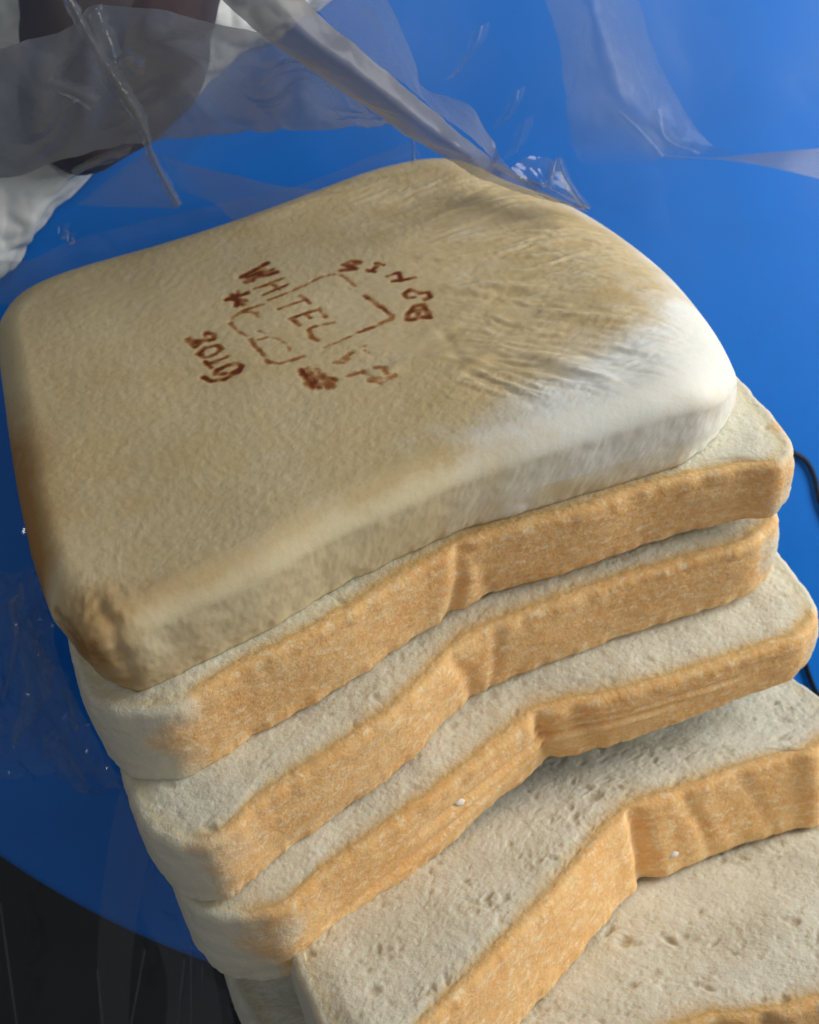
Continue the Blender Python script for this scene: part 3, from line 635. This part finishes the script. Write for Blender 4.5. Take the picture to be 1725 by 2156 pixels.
sheet('side_wall', [[(-60, 545, 20, .25), (60, 548, 22, .22), (180, 500, 24, .12), (420, 440, 30, .14), (640, 390, 36, .14), (870, 300, 50, .10)],
                    [(-60, 590, 18, .25), (60, 590, 20, .25), (180, 560, 22, .12), (420, 500, 28, .03), (640, 430, 34, .03), (900, 350, 44, .03)],
                    [(-60, 660, 14, .2), (60, 640, 16, .2), (200, 600, 20, .16), (420, 540, 26, .05), (660, 470, 32, .05), (930, 400, 40, .05)]], FILM, bag, 140, 40, 2.0, .04, .15, 10)
# film at the left side, lying low over the stool
sheet('lower_wall', [[(-60, 1180, 6, 0.066), (20, 1200, 8, 0.066), (60, 1190, 10, 0.110), (100, 1230, 16, 0.044)], [(-60, 1300, 6, 0.066), (30, 1310, 14, 0.110), (80, 1320, 20, 0.154), (130, 1380, 20, 0.066)],
                     [(-60, 1420, 6, 0.044), (20, 1430, 12, 0.066), (90, 1420, 22, 0.154), (170, 1480, 22, 0.044)], [(-60, 1540, 6, 0.044), (40, 1530, 10, 0.088), (110, 1540, 20, 0.110), (220, 1590, 24, 0.044)],
                     [(-60, 1660, 6, 0.044), (60, 1640, 9, 0.044), (160, 1650, 16, 0.132), (290, 1690, 24, 0.066)]], FILM, bag, 150, 220, 3.0, .07, .5, 11)
sheet('lower_wall', [[(265, 1640, 26, 0.065), (240, 1720, 22, 0.078), (215, 1880, 18, 0.078), (205, 2040, 14, 0.078), (215, 2230, 8, 0.065)],
                     [(330, 1770, 26, 0.078), (310, 1830, 22, 0.091), (290, 1930, 18, 0.085), (275, 2050, 14, 0.078), (270, 2230, 8, 0.065)]], FILM, bag, 90, 24, .8, .05, .1, 12)
sheet('lower_wall', [[(330, 1790, 26, 0.013), (300, 1900, 20, 0.033), (350, 2050, 14, 0.065), (340, 2230, 8, 0.078)], [(400, 1900, 26, 0.026), (400, 1980, 20, 0.052), (420, 2060, 14, 0.091), (420, 2230, 8, 0.091)],
                     [(470, 2010, 26, 0.065), (480, 2060, 20, 0.078), (490, 2120, 14, 0.104), (500, 2230, 8, 0.104)]], FILM, bag, 70, 40, 1.6, .07, .2, 13)
for (x0, y0, x1, y1, w_) in ((322, 1828, 312, 1880, 3), (388, 2020, 372, 2180, 2.2), (402, 1990, 403, 2190, 2.6), (424, 1985, 428, 2080, 2.2), (436, 1990, 440, 2040, 2.4), (0, 1900, 40, 2190, 6), (205, 2040, 220, 2190, 4), (305, 2000, 270, 2190, 5)):
    sheet('pleat', [[(x0-w_/2, y0, 26, .25), ((x0+x1)/2-w_/2, (y0+y1)/2, 22, .3), (x1-w_/2, y1, 16, .2)], [(x0, y0, 28, .3), ((x0+x1)/2, (y0+y1)/2, 25, .4), (x1, y1, 18, .2)],
                    [(x0+w_/2, y0, 26, .25), ((x0+x1)/2+w_/2, (y0+y1)/2, 22, .3), (x1+w_/2, y1, 16, .2)]], FILM, bag, 24, 6, .1, .1, .05, 14)
sheet('mouth_tip', [[(1078, 352, 70, .2), (1120, 325, 68, .1), (1165, 335, 66, .15)], [(1120, 395, 70, .3), (1155, 385, 70, .12), (1190, 372, 68, .3)], [(1180, 425, '4', .4), (1200, 418, 72, .25), (1212, 405, 70, .4)], [(1236, 441, '3', .5), (1237, 440, '4', .5), (1239, 439, '5', .5)]], FILM, bag, 50, 60, .7, .12, .12, 16)
for pts_, w_ in (([(1168, 340), (1160, 372), (1155, 398)], 9), ([(1176, 332), (1190, 370), (1214, 408), (1238, 440)], 9), ([(868, 284), (873, 310), (871, 342)], 5)):
    sheet('pleat', [[(x-w_, y, 68, .0) for x, y in pts_], [(x, y, 72, .3) for x, y in pts_], [(x+w_, y, 68, .0) for x, y in pts_]], FILM, bag, 30, 12, .3, .1, .1, 15)
for pts_ in ([(955, 160), (985, 120), (1005, 85), (1012, 55)], [(1060, 260), (1085, 215), (1090, 190)], [(1075, 330), (1095, 300), (1110, 250)], [(1300, 235), (1340, 270), (1395, 330)], [(1385, 230), (1400, 290), (1470, 325)]):
    sheet('pleat', [[(x-26, y+10, 50, .0) for x, y in pts_], [(x, y, 53, .07) for x, y in pts_], [(x+20, y-10, 50, .0) for x, y in pts_]], SATIN, bag, 40, 16, .5, .1, .1, 17)
for pts_ in ([(100, 170), (150, 190), (205, 215)], [(235, 150), (262, 128), (298, 140)], [(200, 20), (222, 75), (240, 125)], [(150, 365), (200, 340), (275, 315)]):
    sheet('pleat', [[(x-14, y+14, 78, .0) for x, y in pts_], [(x, y, 83, .3) for x, y in pts_], [(x+14, y-14, 78, .0) for x, y in pts_]], FILM, bag, 40, 16, .5, .1, .15, 18)
# the far wall of the bag: one continuous film from side to side
def wall_row(y0, h, hz): return [(x, y0+d, h+dh, hz*k) for x, d, dh, k in ((-120, 60, 0, 1.2), (150, 40, 6, 1), (420, 0, -4, 1.3), (700, -30, 8, .8), (960, -20, -2, 1.2), (1200, 10, 6, .9), (1450, 0, -3, 1.3), (1650, 20, 4, .8), (1850, 10, 0, 1))]
sheet('far_wall', [wall_row(-80, 30, .12), wall_row(60, 28, .11), wall_row(180, 30, .12), wall_row(300, 26, .08), wall_row(420, 22, .04), [(x, y+(max(0, x-1100)*1.2), h, .015) for x, y, h, z_ in wall_row(560, 14, .05)]], FAINT, bag, 260, 160, 1.3, .03, .04, 30)
sheet('near_side_wall', [[(-140, 700, 20, 0.008), (-60, 740, 30, 0.016), (10, 780, 34, 0.008)], [(-140, 1000, 16, 0.012), (-40, 1040, 26, 0.024), (60, 1080, 30, 0.010)], [(-140, 1300, 12, 0.012), (0, 1330, 26, 0.028), (120, 1380, 30, 0.012)],
                         [(-140, 1560, 10, 0.012), (60, 1580, 24, 0.024), (220, 1600, 30, 0.012)], [(-140, 1780, 8, 0.010), (120, 1800, 18, 0.024), (330, 1820, 28, 0.016)], [(-140, 2000, 8, 0.012), (180, 2020, 16, 0.028), (440, 2020, 26, 0.020)], [(-140, 2260, 8, 0.012), (200, 2260, 16, 0.028), (480, 2260, 22, 0.024)]], FILM, bag, 120, 260, 2.2, .03, .12, 31)
# loose leaf-shaped crinkles of film at the left of the loaf
sheet('crinkle', [[(54, 1226, 20, 0.425), (40, 1245, 18, 0.510), (20, 1266, 14, 0.204)], [(64, 1300, 22, 0.085), (50, 1300, 18, 0.085), (34, 1300, 14, 0.204)], [(88, 1350, 24, 0.238), (66, 1356, 17, 0.085), (44, 1362, 14, 0.170)],
                  [(116, 1407, 24, 0.272), (88, 1420, 18, 0.102), (56, 1440, 14, 0.170)], [(108, 1465, 22, 0.204), (80, 1480, 16, 0.102), (46, 1500, 13, 0.204)], [(77, 1519, 20, 0.272), (55, 1535, 15, 0.170), (27, 1549, 12, 0.272)], [(36, 1568, 14, 0.340), (33, 1569, 13, 0.340), (30, 1570, 12, 0.340)]], FILM, bag, 60, 120, 1.2, .16, .35, 21)
for pts_ in ([(140, 1450), (152, 1490), (160, 1540)], [(163, 1663), (200, 1668), (255, 1640)], [(21, 1265), (34, 1340), (24, 1400), (8, 1470)]):
    sheet('pleat', [[(x-11, y+4, 13, .0) for x, y in pts_], [(x, y, 19, .22) for x, y in pts_], [(x+9, y-4, 14, .0) for x, y in pts_]], FILM, bag, 60, 14, .3, .2, .12, 22)

sheet('crinkle', [[(120, 1536, 18, .25), (98, 1556, 17, .35), (98, 1585, 16, .3), (125, 1630, 15, .3), (163, 1665, 14, .3)], [(128, 1545, 22, .1), (112, 1570, 21, .05), (120, 1600, 20, .04), (145, 1635, 18, .05), (172, 1662, 15, .2)],
                  [(134, 1533, 18, .3), (140, 1572, 17, .35), (150, 1592, 16, .3), (170, 1625, 15, .35), (190, 1658, 14, .3)]], FILM, bag, 80, 50, .5, .15, .12, 23)
# two stray crumbs stuck to the crusts
from mathutils.bvhtree import BVHTree
def crumb_on(idx, px, py, size, label):
    ob = [c for c in SLICES[idx].children if c.name.startswith('crust')][0]
    vs = [SLICES[idx].location+v.co for v in ob.data.vertices]; bv = BVHTree.FromPolygons(vs, [tuple(p.vertices) for p in ob.data.polygons])
    d = W@ray((px, py)); d /= np.linalg.norm(d)
    hit, nrm_h, _, _ = bv.ray_cast(Vector(world(CAM)), Vector(d))
    if hit is None: return
    r_ = np.random.default_rng(idx); q = nrm_h.to_track_quat('Z', 'Y'); vs = []
    for a in range(9):
        for b in range(6):
            th_ = math.pi*b/5; ph = 2*math.pi*a/9; k = r_.uniform(.75, 1.2)
            vs.append(hit+q@Vector((math.sin(th_)*math.cos(ph)*size*1.2*k, math.sin(th_)*math.sin(ph)*size*.7*k, math.cos(th_)*size*.4*k)))
    f = [((a*6+b), ((a+1) % 9)*6+b, ((a+1) % 9)*6+b+1, a*6+b+1) for a in range(9) for b in range(5)]
    o = mesh_obj('bread_crumb', np.array(vs)-np.array(hit), f, CRUMB); o.location = hit; tag(o, label, 'crumb')
CRUMB = simple('crumb_flake', (.80, .76, .66), (.86, .83, .76), 900, .7, .4, .0004)
crumb_on(4, 965, 1688, .0011, 'tiny white crumb stuck to the lengthwise creased crust')
crumb_on(5, 1419, 1800, .0011, 'tiny white crumb on the deeply folded crust')

# small domes added to the film to give glints of the overhead lamp
for x, y, w_ in ((62, 1312, 9), (66, 1356, 12), (82, 1390, 8), (94, 1402, 11), (88, 1350, 6), (240, 130, 12), (292, 140, 9), (270, 122, 9), (134, 486, 8), (150, 502, 6)):
    sheet('glint_dome', [[(x+w_*1.5*a, y+w_*2.2*b, (26 if y > 600 else 88)+2.6*(1-a*a)*(1-b*b), .03) for a in (-1, -.5, 0, .5, 1)] for b in (-1, -.5, 0, .5, 1)], FILM, bag, 24, 24, .0, .3, .0, 40)
